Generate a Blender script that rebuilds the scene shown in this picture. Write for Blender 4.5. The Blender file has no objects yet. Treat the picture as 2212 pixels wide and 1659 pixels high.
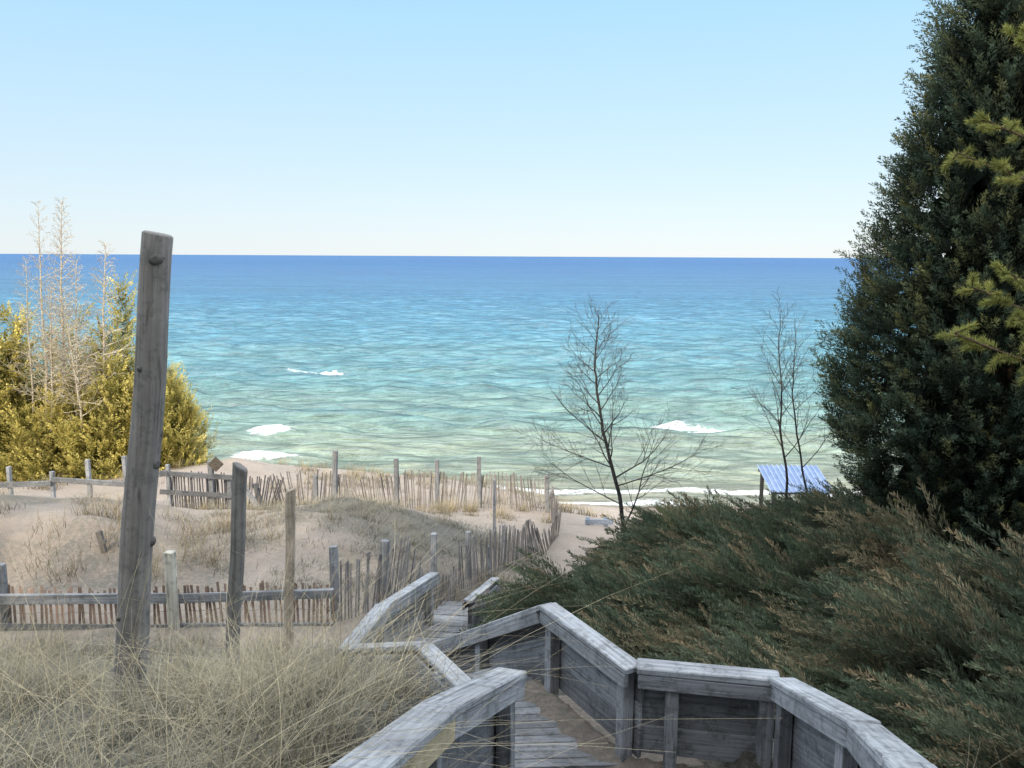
import bpy, math, random
import numpy as np
from mathutils import Vector, Matrix
random.seed(7); rng=np.random.default_rng(11)
scene=bpy.context.scene
COL=scene.collection
# ------------------------------------------------------------ camera
EYE=Vector((0,0,12.0))
M=Matrix.Rotation(math.radians(90-8.7),3,'X')@Matrix.Rotation(math.radians(0.3),3,'Z')
cd=bpy.data.cameras.new("camera"); cam=bpy.data.objects.new("camera",cd); COL.objects.link(cam)
cam.matrix_world=Matrix.Translation(EYE)@M.to_4x4()
cd.sensor_width=36; cd.lens=29.37; cd.clip_start=.05; cd.clip_end=100000
scene.camera=cam
scene.view_settings.view_transform='Standard'; scene.view_settings.look='None'; scene.view_settings.exposure=0
# survey: bearing + depression read off the photo, and a distance -> world position
def S(a,b,y):
    d=M@Vector(((a-1106)/1805,-(b-829.5)/1805,-1)); return EYE+d*(y/d.y)
# ------------------------------------------------------------ light
SUN=Vector((-.40,-.80,.47)).normalized()
el=math.asin(SUN.z); rot=math.atan2(SUN.x,SUN.y)
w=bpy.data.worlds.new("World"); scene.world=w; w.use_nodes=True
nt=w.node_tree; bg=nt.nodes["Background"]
sky=nt.nodes.new("ShaderNodeTexSky"); sky.sky_type='NISHITA'; sky.sun_disc=False
sky.sun_elevation=el; sky.sun_rotation=rot%(2*math.pi); sky.air_density=1.0; sky.dust_density=.1; sky.ozone_density=2.0
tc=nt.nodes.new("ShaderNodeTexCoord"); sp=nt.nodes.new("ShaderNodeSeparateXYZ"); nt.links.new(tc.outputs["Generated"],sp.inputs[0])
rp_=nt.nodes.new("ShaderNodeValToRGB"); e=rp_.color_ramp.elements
stops=[(0,(5.2,5.8,6.35)),(.06,(4.9,5.85,6.55)),(.16,(4.1,5.7,6.85)),(.29,(3.05,5.35,7.15)),(.46,(11.5,13.2,15)),(1,(18.6,19.3,20))]  # upper stops, out of view, are brightened as added fill for the shade
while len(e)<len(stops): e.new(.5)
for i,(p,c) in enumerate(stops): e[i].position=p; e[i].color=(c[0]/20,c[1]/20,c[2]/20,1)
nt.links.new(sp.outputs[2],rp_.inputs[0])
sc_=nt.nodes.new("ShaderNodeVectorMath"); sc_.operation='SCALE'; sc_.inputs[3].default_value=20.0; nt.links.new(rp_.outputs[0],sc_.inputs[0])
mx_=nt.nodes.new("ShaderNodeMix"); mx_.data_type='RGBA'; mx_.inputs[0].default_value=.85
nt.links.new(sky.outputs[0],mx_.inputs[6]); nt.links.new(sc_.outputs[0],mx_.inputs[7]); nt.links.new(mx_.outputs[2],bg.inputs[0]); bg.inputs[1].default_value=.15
sl=bpy.data.lights.new("sun","SUN"); sl.energy=4.1; sl.angle=math.radians(.5); sl.color=(1,.86,.64)
so=bpy.data.objects.new("sun",sl); COL.objects.link(so); so.rotation_euler=(-SUN).to_track_quat('-Z','Y').to_euler(); so.location=(0,-20,40)
# ------------------------------------------------------------ material helpers
def newmat(name,rough=.8,spec=.3):
    m=bpy.data.materials.new(name); m.use_nodes=True; t=m.node_tree
    b=t.nodes["Principled BSDF"]; b.inputs["Roughness"].default_value=rough; b.inputs["Specular IOR Level"].default_value=spec
    return m,t,b
def N(t,kind,**k):
    n=t.nodes.new(kind)
    for a,v in k.items():
        if a in n.inputs.keys(): n.inputs[a].default_value=v
        else: setattr(n,a,v)
    return n
def mixc(t,f,a,b,mode='MIX'):
    n=t.nodes.new("ShaderNodeMix"); n.data_type='RGBA'; n.blend_type=mode
    for i,v in ((0,f),(6,a),(7,b)):
        if isinstance(v,(int,float)): n.inputs[i].default_value=v
        elif isinstance(v,tuple): n.inputs[i].default_value=(*v,1)[:4]
        else: t.links.new(v,n.inputs[i])
    return n.outputs[2]
def ramp(t,src,stops):
    r=t.nodes.new("ShaderNodeValToRGB"); e=r.color_ramp.elements
    while len(e)<len(stops): e.new(.5)
    for i,(p,c) in enumerate(stops):
        e[i].position=p; e[i].color=(*c,1) if isinstance(c,tuple) else (c,c,c,1)
    t.links.new(src,r.inputs[0]); return r.outputs[0]
def math_(t,op,a,b=None):
    n=t.nodes.new("ShaderNodeMath"); n.operation=op
    for i,v in ((0,a),(1,b)):
        if v is None: continue
        if isinstance(v,(int,float)): n.inputs[i].default_value=v
        else: t.links.new(v,n.inputs[i])
    return n.outputs[0]
def wood(name,dark,light,lichen=.5):
    m,t,b=newmat(name,.85,.25); L=t.links
    uv=N(t,"ShaderNodeUVMap"); mp=N(t,"ShaderNodeMapping"); mp.inputs["Scale"].default_value=(2,38,1); L.new(uv.outputs[0],mp.inputs[0])
    g=N(t,"ShaderNodeTexNoise",Scale=1.0,Detail=6.0,Roughness=.62,Distortion=1.0); L.new(mp.outputs[0],g.inputs[0])
    mp2=N(t,"ShaderNodeMapping"); mp2.inputs["Scale"].default_value=(.9,9,1); L.new(uv.outputs[0],mp2.inputs[0])
    k=N(t,"ShaderNodeTexWave",Scale=.9,Distortion=6.0,Detail=2.0); k.bands_direction='Y'; L.new(mp2.outputs[0],k.inputs[0])
    c=ramp(t,g.outputs[0],[(.3,dark),(.44,tuple((a*.6+b_*1.4)/2 for a,b_ in zip(dark,light))),(.7,light)])
    c=mixc(t,math_(t,'MULTIPLY',k.outputs[1],.22),c,tuple(x*.7 for x in dark))
    geo=N(t,"ShaderNodeNewGeometry")
    n2=N(t,"ShaderNodeTexNoise",Scale=11.0,Detail=9.0,Roughness=.78); L.new(geo.outputs[0],n2.inputs[0])
    li=ramp(t,n2.outputs[0],[(.5,0.),(.6,1.)])
    c=mixc(t,math_(t,'MULTIPLY',li,lichen),c,(.07,.075,.07))
    n3=N(t,"ShaderNodeTexNoise",Scale=2.0,Detail=3.0); L.new(geo.outputs[0],n3.inputs[0])
    c=mixc(t,1.0,c,ramp(t,n3.outputs[0],[(.3,.72),(.7,1.2)]),'MULTIPLY')
    at=N(t,"ShaderNodeAttribute",attribute_name="Col"); c=mixc(t,1.0,c,at.outputs[0],'MULTIPLY')
    L.new(c,b.inputs["Base Color"])
    bp=N(t,"ShaderNodeBump",Strength=.7,Distance=.008); L.new(g.outputs[0],bp.inputs["Height"]); L.new(bp.outputs[0],b.inputs["Normal"])
    return m
WOOD=wood("weathered_wood",(.115,.12,.135),(.39,.40,.425))
WOODN=wood("newer_wood",(.36,.29,.18),(.62,.53,.36),.15)
WOODL=wood("log_wood",(.12,.108,.10),(.34,.315,.30),.4)
WOODS=wood("slat_wood",(.17,.15,.138),(.38,.35,.325),.2)
def leafmat(name,trans=.2,var=True):
    m,t,b=newmat(name,.75,.12); L=t.links
    at=N(t,"ShaderNodeAttribute",attribute_name="Col"); geo=N(t,"ShaderNodeNewGeometry")
    n=N(t,"ShaderNodeTexNoise",Scale=1.6,Detail=5.0); L.new(geo.outputs[0],n.inputs[0])
    c=mixc(t,1.0,at.outputs[0],ramp(t,n.outputs[0],[(.3,.6),(.7,1.4)]),'MULTIPLY')
    L.new(c,b.inputs["Base Color"])
    tr=N(t,"ShaderNodeBsdfTranslucent"); L.new(c,tr.inputs[0]); mx=N(t,"ShaderNodeMixShader"); mx.inputs[0].default_value=trans
    L.new(b.outputs[0],mx.inputs[1]); L.new(tr.outputs[0],mx.inputs[2]); L.new(mx.outputs[0],t.nodes["Material Output"].inputs[0])
    return m
LEAF=leafmat("foliage",.25); GRASSM=leafmat("dry_grass",.25)
def bark(name,col):
    m,t,b=newmat(name,.9,.15); geo=N(t,"ShaderNodeNewGeometry")
    n=N(t,"ShaderNodeTexNoise",Scale=25.0,Detail=5.0); t.links.new(geo.outputs[0],n.inputs[0])
    c=ramp(t,n.outputs[0],[(.35,tuple(x*.5 for x in col)),(.65,tuple(x*1.4 for x in col))]); t.links.new(c,b.inputs["Base Color"])
    return m
BARK=bark("dark_bark",(.055,.05,.05)); DEAD=bark("dead_wood",(.48,.42,.33)); TRUNK=bark("brown_bark",(.13,.09,.06))
# ------------------------------------------------------------ mesh builder
class MB:
    def __init__(s): s.v=[];s.f=[];s.uv=[];s.c=[]
    def board(s,p0,p1,w,t,up=(0,0,1),col=1.0,jit=0.0):
        p0=Vector(p0);p1=Vector(p1);d=(p1-p0);L=d.length;d=d/L
        sd=d.cross(Vector(up)).normalized(); n=sd.cross(d)
        o=random.random()*20; q=random.random()*20; b=len(s.v); loc=[]
        for e in (0,1):
            for (a,c_) in ((-1,-1),(1,-1),(1,1),(-1,1)):
                P=(p0 if e==0 else p1)+sd*(a*w/2)+n*(c_*t/2)
                if jit: P=P+Vector((random.uniform(-jit,jit),random.uniform(-jit,jit),random.uniform(-jit,jit)))
                s.v.append(P[:]); loc.append((e*L,a*w/2,c_*t/2)); s.c.append((col,col,col) if isinstance(col,float) else col)
        for f,k in (((0,3,2,1),2),((4,5,6,7),2),((0,1,5,4),1),((1,2,6,5),0),((2,3,7,6),1),((3,0,4,7),0)):
            s.f.append([b+i for i in f])
            for i in f:
                l=loc[i]
                s.uv.append((l[0]+o,l[1]+q) if k==1 else ((l[0]+o,l[2]+q) if k==0 else (l[1]*.2+o,l[2]+q)))
    def tube(s,pts,rad,sides=6,col=1.0,cap=True,noise=0.0):
        pts=[Vector(p) for p in pts]; b=len(s.v); o=random.random()*20; acc=0
        ph=[random.uniform(0,6.28) for _ in range(3)]
        for i,p in enumerate(pts):
            d=(pts[min(i+1,len(pts)-1)]-pts[max(i-1,0)]).normalized()
            a=d.cross(Vector((0,1,0)) if abs(d.y)<.9 else Vector((1,0,0))).normalized(); c_=a.cross(d)
            r=rad[i]
            for k in range(sides):
                th=2*math.pi*k/sides
                rr=r*(1+noise*(math.sin(2*th+ph[0]+i*.07)+.5*math.sin(5*th+ph[1]+i*.2)+random.uniform(-.3,.3)))
                s.v.append((p+a*(rr*math.cos(th))+c_*(rr*math.sin(th)))[:]); s.c.append((col,col,col) if isinstance(col,float) else col)
        for i in range(len(pts)-1):
            L=(pts[i+1]-pts[i]).length
            for k in range(sides):
                k2=(k+1)%sides; s.f.append([b+i*sides+k,b+i*sides+k2,b+(i+1)*sides+k2,b+(i+1)*sides+k])
                r=rad[i]*6.283/sides
                s.uv+=[(o+acc,k*r),(o+acc,(k+1)*r),(o+acc+L,(k+1)*r),(o+acc+L,k*r)]
            acc+=L
        if cap:
            for i in (0,len(pts)-1):
                f=[b+i*sides+k for k in range(sides)]
                if i==0: f=f[::-1]
                s.f.append(f); s.uv+=[(s.v[j][0],s.v[j][1]) for j in f]
    def obj(s,name,mat,parent=None,bevel=0,smooth=False):
        me=bpy.data.meshes.new(name); me.from_pydata(s.v,[],s.f); 
        u=me.uv_layers.new(name="UVMap"); u.data.foreach_set("uv",np.array(s.uv,dtype=np.float32).ravel())
        a=me.attributes.new("Col",'FLOAT_COLOR','POINT'); c=np.ones((len(s.v),4),dtype=np.float32); c[:,:3]=s.c; a.data.foreach_set("color",c.ravel())
        me.materials.append(mat)
        if smooth: me.polygons.foreach_set("use_smooth",[True]*len(me.polygons))
        o=bpy.data.objects.new(name,me); COL.objects.link(o)
        if parent: o.parent=parent; o.matrix_parent_inverse=Matrix.Translation(parent.location).inverted()
        if bevel:
            m=o.modifiers.new("bevel",'BEVEL'); m.width=bevel; m.segments=1; m.limit_method='ANGLE'
        return o
def thing(name,loc,label,cat,group=None):
    e=bpy.data.objects.new(name,None); e.location=loc; e.empty_display_size=.2; COL.objects.link(e); e["label"]=label; e["category"]=cat
    if group: e["group"]=group
    return e
def npmesh(name,V,F,mat,C=None,smooth=False):
    me=bpy.data.meshes.new(name); n=len(V); k=F.shape[1]
    me.vertices.add(n); me.vertices.foreach_set("co",np.ascontiguousarray(V,dtype=np.float32).ravel())
    me.loops.add(F.size); me.loops.foreach_set("vertex_index",F.astype(np.int32).ravel())
    me.polygons.add(len(F)); me.polygons.foreach_set("loop_start",np.arange(0,F.size,k,dtype=np.int32)); 
    me.polygons.foreach_set("use_smooth",np.full(len(F),smooth))
    me.update(calc_edges=True)
    if C is not None:
        a=me.attributes.new("Col",'FLOAT_COLOR','POINT'); c=np.ones((n,4),dtype=np.float32); c[:,:3]=C; a.data.foreach_set("color",c.ravel())
    me.materials.append(mat); return me
def quads(name,V,C,mat):
    return npmesh(name,V,np.arange(len(V)).reshape(-1,4),mat,C)
# ------------------------------------------------------------ terrain
by=np.array([-150,-20,0,4,8,12,18,24,30,36,40,50,60,90.]); bz=np.array([13,11.2,10.4,9.6,8.1,7.3,6.2,5.2,3.9,1.2,0,-1.2,-3,-6.])
G=[(270,1520,4.6),(497,1500,5.8),(622,1440,7.5),(200,1372,9),(0,1372,9),(0,1659,3.6),(600,1640,2.9),(850,1560,3.6),(930,1500,4.8),
(200,1295,10.1),(0,1295,10.1),(200,1235,10.7),(0,1225,10.7),(200,1110,11.5),(0,1100,11.4),(150,1060,12.8),(0,1052,12.7),(-200,1052,12.7),(290,1070,13.4),(400,1096,14.8),(450,1118,17),(750,1086,15.0),(600,1110,15.6),(900,1108,15.6),(1050,1160,15.2),
(700,1195,11.9),(700,1130,13.0),(500,1250,11),(390,1165,12.3),(850,1300,10.4),(850,1190,12.7),(720,1345,9.3),(1000,1285,12.2),(1120,1228,14.3),(1180,1195,16),(1215,1150,18),(1230,1118,22),(1400,1108,33),(1300,1130,26),(1500,1120,27),
(380,1108,20.5),(600,1105,21),(860,1102,22),(1035,1098,22.5),(1180,1108,22),(200,1085,20.5),(0,1085,20.5),
(510,984,28),(450,998,28.5),(570,998,28.5),(640,1018,28.5),(750,1040,27),(900,1044,27),(1100,1060,27),(200,1035,27),(0,1035,27)]
GP=[S(*g)[:] for g in G]
GP+=[(3.2,3.0,9.2),(2.6,4.6,8.7),(5,5,8.8),(3,7.5,8.0),(6,7.5,8.1),(1.6,8,7.7),(.8,11,6.9),(2.8,13,6.8),(4.2,17,5.9),(5.5,14,6.7),(7.2,12,7.3),(10,12,7.6),(9,18,6.2),
(8,24,3.6),(10.5,30,1.4),(4,30,2.0),(-40,10,8),(-40,30,4),(40,10,8),(40,25,4),(-20,5,9),(-5,-5,10.6),(5,-5,10.6),(20,5,9.2),(-30,44,-.5),(0,44,-.5),(30,44,-.5),(-12,36,1.2),(0,36,1.2),(12,38,.4)]
GP=np.array(GP)
R=np.sqrt(((GP[:,None,:2]-GP[None,:,:2])**2).sum(-1))
WT=np.linalg.solve(R+np.eye(len(GP))*-.05, GP[:,2]-np.interp(GP[:,1],by,bz))
PATH=[(.3,-3,10.35),(.35,1.0,10.3),(.8,4.6,8.7),(.55,5.3,8.7),(-.1,5.9,8.7),(-1.0,7.3,7.75),(-.8,9.5,7.2),(-.5,11.6,6.85)]
_fr=rng.uniform(.25,3.2,(14,1)); _ft=rng.uniform(0,6.28,14); _fp=rng.uniform(0,6.28,14)
def fbm(x,y,sc=1.0):
    r=np.zeros_like(x)
    for i in range(14):
        f=_fr[i,0]*sc; r=r+np.sin(f*(x*math.cos(_ft[i])+y*math.sin(_ft[i]))+_fp[i]+.7*np.sin(f*.6*(y-x)))/(1+_fr[i,0]*1.2)
    return r/3
def pathdist(x,y):
    D=np.full(x.shape,1e9); Z=np.zeros(x.shape)
    for a,b in zip(PATH[:-1],PATH[1:]):
        dx,dy=b[0]-a[0],b[1]-a[1]; t=np.clip(((x-a[0])*dx+(y-a[1])*dy)/(dx*dx+dy*dy),0,1)
        d=np.hypot(x-a[0]-t*dx,y-a[1]-t*dy); z=a[2]+t*(b[2]-a[2]); m=d<D; D=np.where(m,d,D); Z=np.where(m,z,Z)
    return D,Z
def H(x,y):
    x=np.asarray(x,float); y=np.asarray(y,float); sh=x.shape; x=x.ravel(); y=y.ravel()
    z=np.interp(y,by,bz); r=np.zeros_like(x)
    for i in range(len(GP)): r+=WT[i]*np.hypot(x-GP[i,0],y-GP[i,1])
    fall=np.clip((70-np.hypot(x,y-15))/30,0,1); z=z+r*fall*fall*(3-2*fall)
    dune=np.clip((y-9)/3,0,1)*np.clip((20-y)/3,0,1)*np.clip((.5-x)/2,0,1)
    z+=(.10+.08*dune)*fbm(x,y,.6)*np.clip((y+2)/6,0,1)*np.clip((45-y)/10,0,1)+(.03+.07*dune)*fbm(x+31,y,2.0)+.03*dune*fbm(x,y+9,5)
    D,Z=pathdist(x,y); wd=np.where(y<4.9,1.05,.62); k=np.clip((wd+.15-D)/.15,0,1); z=np.where((k>0)&(y<12),np.minimum(z,z*(1-k)+(Z-.22)*k),z)
    return z.reshape(sh)
def h1(x,y): return float(H(np.array([x]),np.array([y]))[0])
def axis(a,b,st,far0,far1):
    c=list(np.arange(a,b,st)); s=st; p=c[-1]
    while p<far1: s*=1.25; p+=s; c.append(p)
    s=st; p=a; pre=[]
    while p>far0: s*=1.25; p-=s; pre.append(p)
    return np.array(pre[::-1]+c)
def grid(xs,ys):
    X,Y=np.meshgrid(xs,ys); n=len(xs); i=np.arange(len(ys)-1)[:,None]*n+np.arange(n-1)[None,:]
    F=np.stack([i,i+1,i+n+1,i+n],-1).reshape(-1,4); return X,Y,F
xs=axis(-13,13,.12,-600,600); ys=axis(-6,42,.12,-200,100)
X,Y,F=grid(xs,ys); Z=H(X,Y)
def moundf(a,b): return 1-((a+2.3)/3.2)**2-((b-13.2)/3.2)**2+.6*fbm(a,b,1.2)
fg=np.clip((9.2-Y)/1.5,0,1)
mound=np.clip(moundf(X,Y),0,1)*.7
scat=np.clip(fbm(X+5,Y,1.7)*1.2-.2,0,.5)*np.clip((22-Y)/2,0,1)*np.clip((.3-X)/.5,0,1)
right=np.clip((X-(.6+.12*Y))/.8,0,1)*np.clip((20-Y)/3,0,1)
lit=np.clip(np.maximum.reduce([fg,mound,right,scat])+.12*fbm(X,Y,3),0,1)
m,t,b=newmat("sand",.95,.1); L=t.links
at=N(t,"ShaderNodeAttribute",attribute_name="Col"); geo=N(t,"ShaderNodeNewGeometry"); sep=N(t,"ShaderNodeSeparateXYZ"); L.new(geo.outputs[0],sep.inputs[0])
n1=N(t,"ShaderNodeTexNoise",Scale=1.3,Detail=8.0,Roughness=.7); n2=N(t,"ShaderNodeTexNoise",Scale=14.0,Detail=8.0,Roughness=.8)
L.new(geo.outputs[0],n1.inputs[0]); L.new(geo.outputs[0],n2.inputs[0])
c=ramp(t,n1.outputs[0],[(.3,(.46,.385,.335)),(.7,(.68,.575,.49))])
c=mixc(t,.28,c,ramp(t,n2.outputs[0],[(.35,(.32,.25,.205)),(.6,(.70,.60,.51))]))
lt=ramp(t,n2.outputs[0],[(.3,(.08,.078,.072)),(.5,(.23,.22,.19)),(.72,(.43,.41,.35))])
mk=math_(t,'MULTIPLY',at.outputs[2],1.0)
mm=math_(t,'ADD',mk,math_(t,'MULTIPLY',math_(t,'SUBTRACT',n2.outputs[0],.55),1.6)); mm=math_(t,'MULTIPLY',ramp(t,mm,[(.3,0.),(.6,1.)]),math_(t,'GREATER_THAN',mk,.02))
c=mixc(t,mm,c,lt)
wet=ramp(t,math_(t,'ADD',math_(t,'MULTIPLY',sep.outputs[2],.8),0.0),[(.0,1.),(.45,0.)])
c=mixc(t,wet,c,(.20,.15,.11))
L.new(c,b.inputs["Base Color"]); bp=N(t,"ShaderNodeBump",Strength=1.0,Distance=.12); L.new(math_(t,'ADD',n2.outputs[0],n1.outputs[0]),bp.inputs["Height"]); L.new(bp.outputs[0],b.inputs["Normal"])
SAND=m
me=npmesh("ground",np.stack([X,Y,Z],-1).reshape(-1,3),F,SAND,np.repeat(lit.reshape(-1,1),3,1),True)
o=bpy.data.objects.new("ground",me); COL.objects.link(o); o["kind"]="structure"
# ------------------------------------------------------------ water
yw=[30.0]
while yw[-1]<40000: yw.append(yw[-1]*(1.0042 if yw[-1]<260 else 1.014))
yw=np.array(yw); uu=np.linspace(-1,1,460)
Yw,U=np.meshgrid(yw,uu,indexing='ij'); Xw=U*(Yw*.9+22)
Zw=np.zeros_like(Yw); r2=np.random.default_rng(5)
for i in range(72):
    lam=r2.choice([7.0,5.4,4.2,3.0,2.1,1.6,1.2])*r2.uniform(.85,1.15); th=math.radians(-95+r2.normal(0,9)); k=2*math.pi/lam
    ph=k*(Xw*math.cos(th)+Yw*math.sin(th))+r2.uniform(0,6.28)+.5*np.sin(.21*Xw+.13*Yw+i)
    att=np.clip((lam*42-(Yw-30)*.9)/(lam*18),0,1); dd=np.clip((Yw-39)/16,.15,1)
    env=np.clip(.15+1.2*np.sin(.10*Xw*(1+.07*i)+.06*Yw+i)*np.sin(.05*Yw*(1+.05*i)-.04*Xw+2*i),0,1.3)
    Zw+=att*dd*.020*lam*(np.sin(ph)+.35*np.cos(2*ph))*env
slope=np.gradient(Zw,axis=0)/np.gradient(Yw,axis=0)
crest=np.clip(.45-1.6*slope+.35*Zw,0,1)  # wave light and shade from slope, later multiplied into the water colour
FO=[(-19.8,84.5,2.8,1.3),(-9.6,88,1.1,.8),(-16.4,55.6,1.5,.8),(-14.9,49.0,1.9,.5),(10.2,58.6,2.4,.40),(12.8,57.9,3.0,.55),(15.2,57.0,2.6,.42)]
for fx,fy,sx,sy in FO: Zw+=.14*np.exp(-((Xw-fx)/(sx*1.6))**2-((Yw-fy-.5)/(sy*1.3))**2)
n=len(uu); i=np.arange(len(yw)-1)[:,None]*n+np.arange(n-1)[None,:]; Fw=np.stack([i,i+1,i+n+1,i+n],-1).reshape(-1,4)
m,t,b=newmat("lake_water",.12,.5); L=t.links
geo=N(t,"ShaderNodeNewGeometry"); sep=N(t,"ShaderNodeSeparateXYZ"); L.new(geo.outputs[0],sep.inputs[0])
def snoise(sc,det=6.0,rg_=.6,ang=-5):
    mp=N(t,"ShaderNodeMapping"); mp.inputs["Scale"].default_value=(sc[0],sc[1],1); mp.inputs["Rotation"].default_value=(0,0,math.radians(ang)); L.new(geo.outputs[0],mp.inputs[0])
    nn=N(t,"ShaderNodeTexNoise",Scale=1.0,Detail=det,Roughness=rg_); L.new(mp.outputs[0],nn.inputs[0]); return nn.outputs[0]
big=snoise((.0175,.08),6.0,.5,0)
lg=math_(t,'LOGARITHM',sep.outputs[1],10.0); mr=N(t,"ShaderNodeMapRange"); mr.inputs[1].default_value=1.56; mr.inputs[2].default_value=3.56; L.new(lg,mr.inputs[0])
ff=math_(t,'ADD',mr.outputs[0],math_(t,'MULTIPLY',math_(t,'SUBTRACT',big,.5),.16))
c=ramp(t,ff,[(.0,(.36,.325,.25)),(.05,(.24,.275,.215)),(.10,(.165,.25,.225)),(.17,(.115,.235,.255)),(.27,(.088,.22,.295)),(.43,(.070,.19,.315)),(.62,(.062,.162,.315)),(.85,(.058,.145,.305))])
st1=ramp(t,snoise((.38,1.7),8.0,.72),[(.36,.68),(.5,1.),(.66,1.32)])
st2=ramp(t,snoise((.07,.40),8.0,.75,-4),[(.34,.78),(.5,1.),(.66,1.22)])
st3=ramp(t,snoise((.006,.05),8.0,.78,-2),[(.34,.84),(.5,1.),(.66,1.16)])
c=mixc(t,1.0,c,st1,'MULTIPLY'); c=mixc(t,1.0,c,st2,'MULTIPLY'); c=mixc(t,1.0,c,st3,'MULTIPLY')  # streak noise puts ripple light and dark into the water colour
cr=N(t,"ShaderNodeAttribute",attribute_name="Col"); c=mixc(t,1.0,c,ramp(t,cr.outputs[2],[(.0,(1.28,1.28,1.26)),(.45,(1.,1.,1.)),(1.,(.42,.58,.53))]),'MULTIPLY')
foam=None
fn=N(t,"ShaderNodeTexNoise",Scale=1.0,Detail=9.0,Roughness=.78); mpf=N(t,"ShaderNodeMapping"); mpf.inputs["Scale"].default_value=(1.3,2.6,1); L.new(geo.outputs[0],mpf.inputs[0]); L.new(mpf.outputs[0],fn.inputs[0])
for fx,fy,sx,sy in FO:
    mp=N(t,"ShaderNodeMapping"); mp.inputs["Location"].default_value=(-fx/sx,-fy/sy,0); mp.inputs["Scale"].default_value=(1/sx,1/sy,0); L.new(geo.outputs[0],mp.inputs[0])
    vl=N(t,"ShaderNodeVectorMath",operation='LENGTH'); L.new(mp.outputs[0],vl.inputs[0])
    v=math_(t,'SUBTRACT',1.45,vl.outputs[1]); foam=v if foam is None else math_(t,'MAXIMUM',foam,v)
# shore-break lines
for y0,wd,x0,x1 in ((39.4,.6,-6,16),(42.0,.5,-2,30),(37.9,.45,1,11)):
    wv=N(t,"ShaderNodeTexNoise",Scale=.13,Detail=3.0); wv.noise_dimensions='2D'; mp=N(t,"ShaderNodeMapping"); mp.inputs["Location"].default_value=(y0*3,0,0); mp.inputs["Scale"].default_value=(1,0.05,1); L.new(geo.outputs[0],mp.inputs[0]); L.new(mp.outputs[0],wv.inputs[0])
    yy=math_(t,'ADD',sep.outputs[1],math_(t,'MULTIPLY',math_(t,'SUBTRACT',wv.outputs[0],.5),5.0))
    d=math_(t,'ABSOLUTE',math_(t,'DIVIDE',math_(t,'SUBTRACT',yy,y0),wd)); v=math_(t,'SUBTRACT',1.1,d)
    foam=math_(t,'MAXIMUM',foam,v)
fm=math_(t,'ADD',foam,math_(t,'MULTIPLY',math_(t,'SUBTRACT',fn.outputs[0],.5),2.8))
fm=ramp(t,fm,[(.35,0.),(.65,.95)])
c=mixc(t,fm,c,(.80,.83,.85))
hs=None
for sc,am in (((.7,2.2),.9),((2.0,5.0),.4),((.22,.75),1.8),((.05,.22),4.0)):
    v=math_(t,'MULTIPLY',snoise(sc,5.0,.6),am); hs=v if hs is None else math_(t,'ADD',hs,v)
bp=N(t,"ShaderNodeBump",Strength=1.0,Distance=.50); L.new(hs,bp.inputs["Height"])
df=N(t,"ShaderNodeBsdfDiffuse"); L.new(c,df.inputs[0]); L.new(bp.outputs[0],df.inputs["Normal"])
gl=N(t,"ShaderNodeBsdfGlossy"); gl.inputs["Roughness"].default_value=.15; L.new(bp.outputs[0],gl.inputs["Normal"])
fr=N(t,"ShaderNodeFresnel"); fr.inputs[0].default_value=1.33; L.new(bp.outputs[0],fr.inputs["Normal"])
lim=ramp(t,mr.outputs[0],[(.1,.60),(.3,.50),(.5,.28),(.75,.12)])
fac=math_(t,'MULTIPLY',math_(t,'MINIMUM',fr.outputs[0],lim),math_(t,'SUBTRACT',1.0,fm))
mx=N(t,"ShaderNodeMixShader"); L.new(fac,mx.inputs[0]); L.new(df.outputs[0],mx.inputs[1]); L.new(gl.outputs[0],mx.inputs[2]); L.new(mx.outputs[0],t.nodes["Material Output"].inputs[0])
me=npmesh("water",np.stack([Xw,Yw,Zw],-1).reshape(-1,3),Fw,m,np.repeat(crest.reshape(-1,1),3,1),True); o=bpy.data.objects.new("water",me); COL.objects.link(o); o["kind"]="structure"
# ------------------------------------------------------------ foliage generators
def nrm(a): return a/np.maximum(np.linalg.norm(a,axis=-1,keepdims=True),1e-6)
def kite(O,D,Lh,W,C,r):
    Sd=nrm(np.cross(D,r.normal(size=D.shape))); L_=Lh[:,None]; W_=W[:,None]
    V=np.stack([O,O+D*L_*.45+Sd*W_*.5,O+D*L_,O+D*L_*.45-Sd*W_*.5],1).reshape(-1,3)
    return V,np.repeat(C,4,0)
def plumes(O,D,Ls,nl,leafL,leafW,cA,cB,tipc,r,spread=.7,curve=0.15,tipamt=None,base0=.45,wide=.16):
    n=len(O); s=np.tile((np.arange(nl)+.5)/nl,(n,1))+r.uniform(-.5,.5,(n,nl))/nl
    s=np.clip(s,0,1)[...,None]; d=D[:,None,:]; l=Ls[:,None,None]
    ax=O[:,None,:]+d*l*s+np.array([0,0,1.])*(curve*l*s*s)
    side=r.normal(size=(n,nl,3)); side=nrm(side-(side*d).sum(-1,keepdims=True)*d)
    ld=nrm(d*.8+side*spread+r.normal(size=(n,nl,3))*.15)
    ax=ax+side*l*wide*(1-s)*r.uniform(0,1,(n,nl,1))
    ll=leafL*(1.15-.6*s[...,0])*r.uniform(.7,1.3,(n,nl)); ww=leafW*r.uniform(.7,1.3,(n,nl))
    mixp=r.uniform(0,1,(n,1,1)); base=np.array(cA)*(1-mixp)+np.array(cB)*mixp
    ta=(r.uniform(0,1,(n,1,1))**2 if tipamt is None else tipamt[:,None,None])
    col=base*(base0+(1.2-base0)*s)*(1-ta*s**1.2)+np.array(tipc)*ta*s**1.2  # depth shade put into the colour, darker toward each plume's base
    col=col*r.uniform(.78,1.22,(n,nl,1))
    return kite(ax.reshape(-1,3),ld.reshape(-1,3),ll.ravel(),ww.ravel(),np.broadcast_to(col,(n,nl,3)).reshape(-1,3),r)
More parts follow.
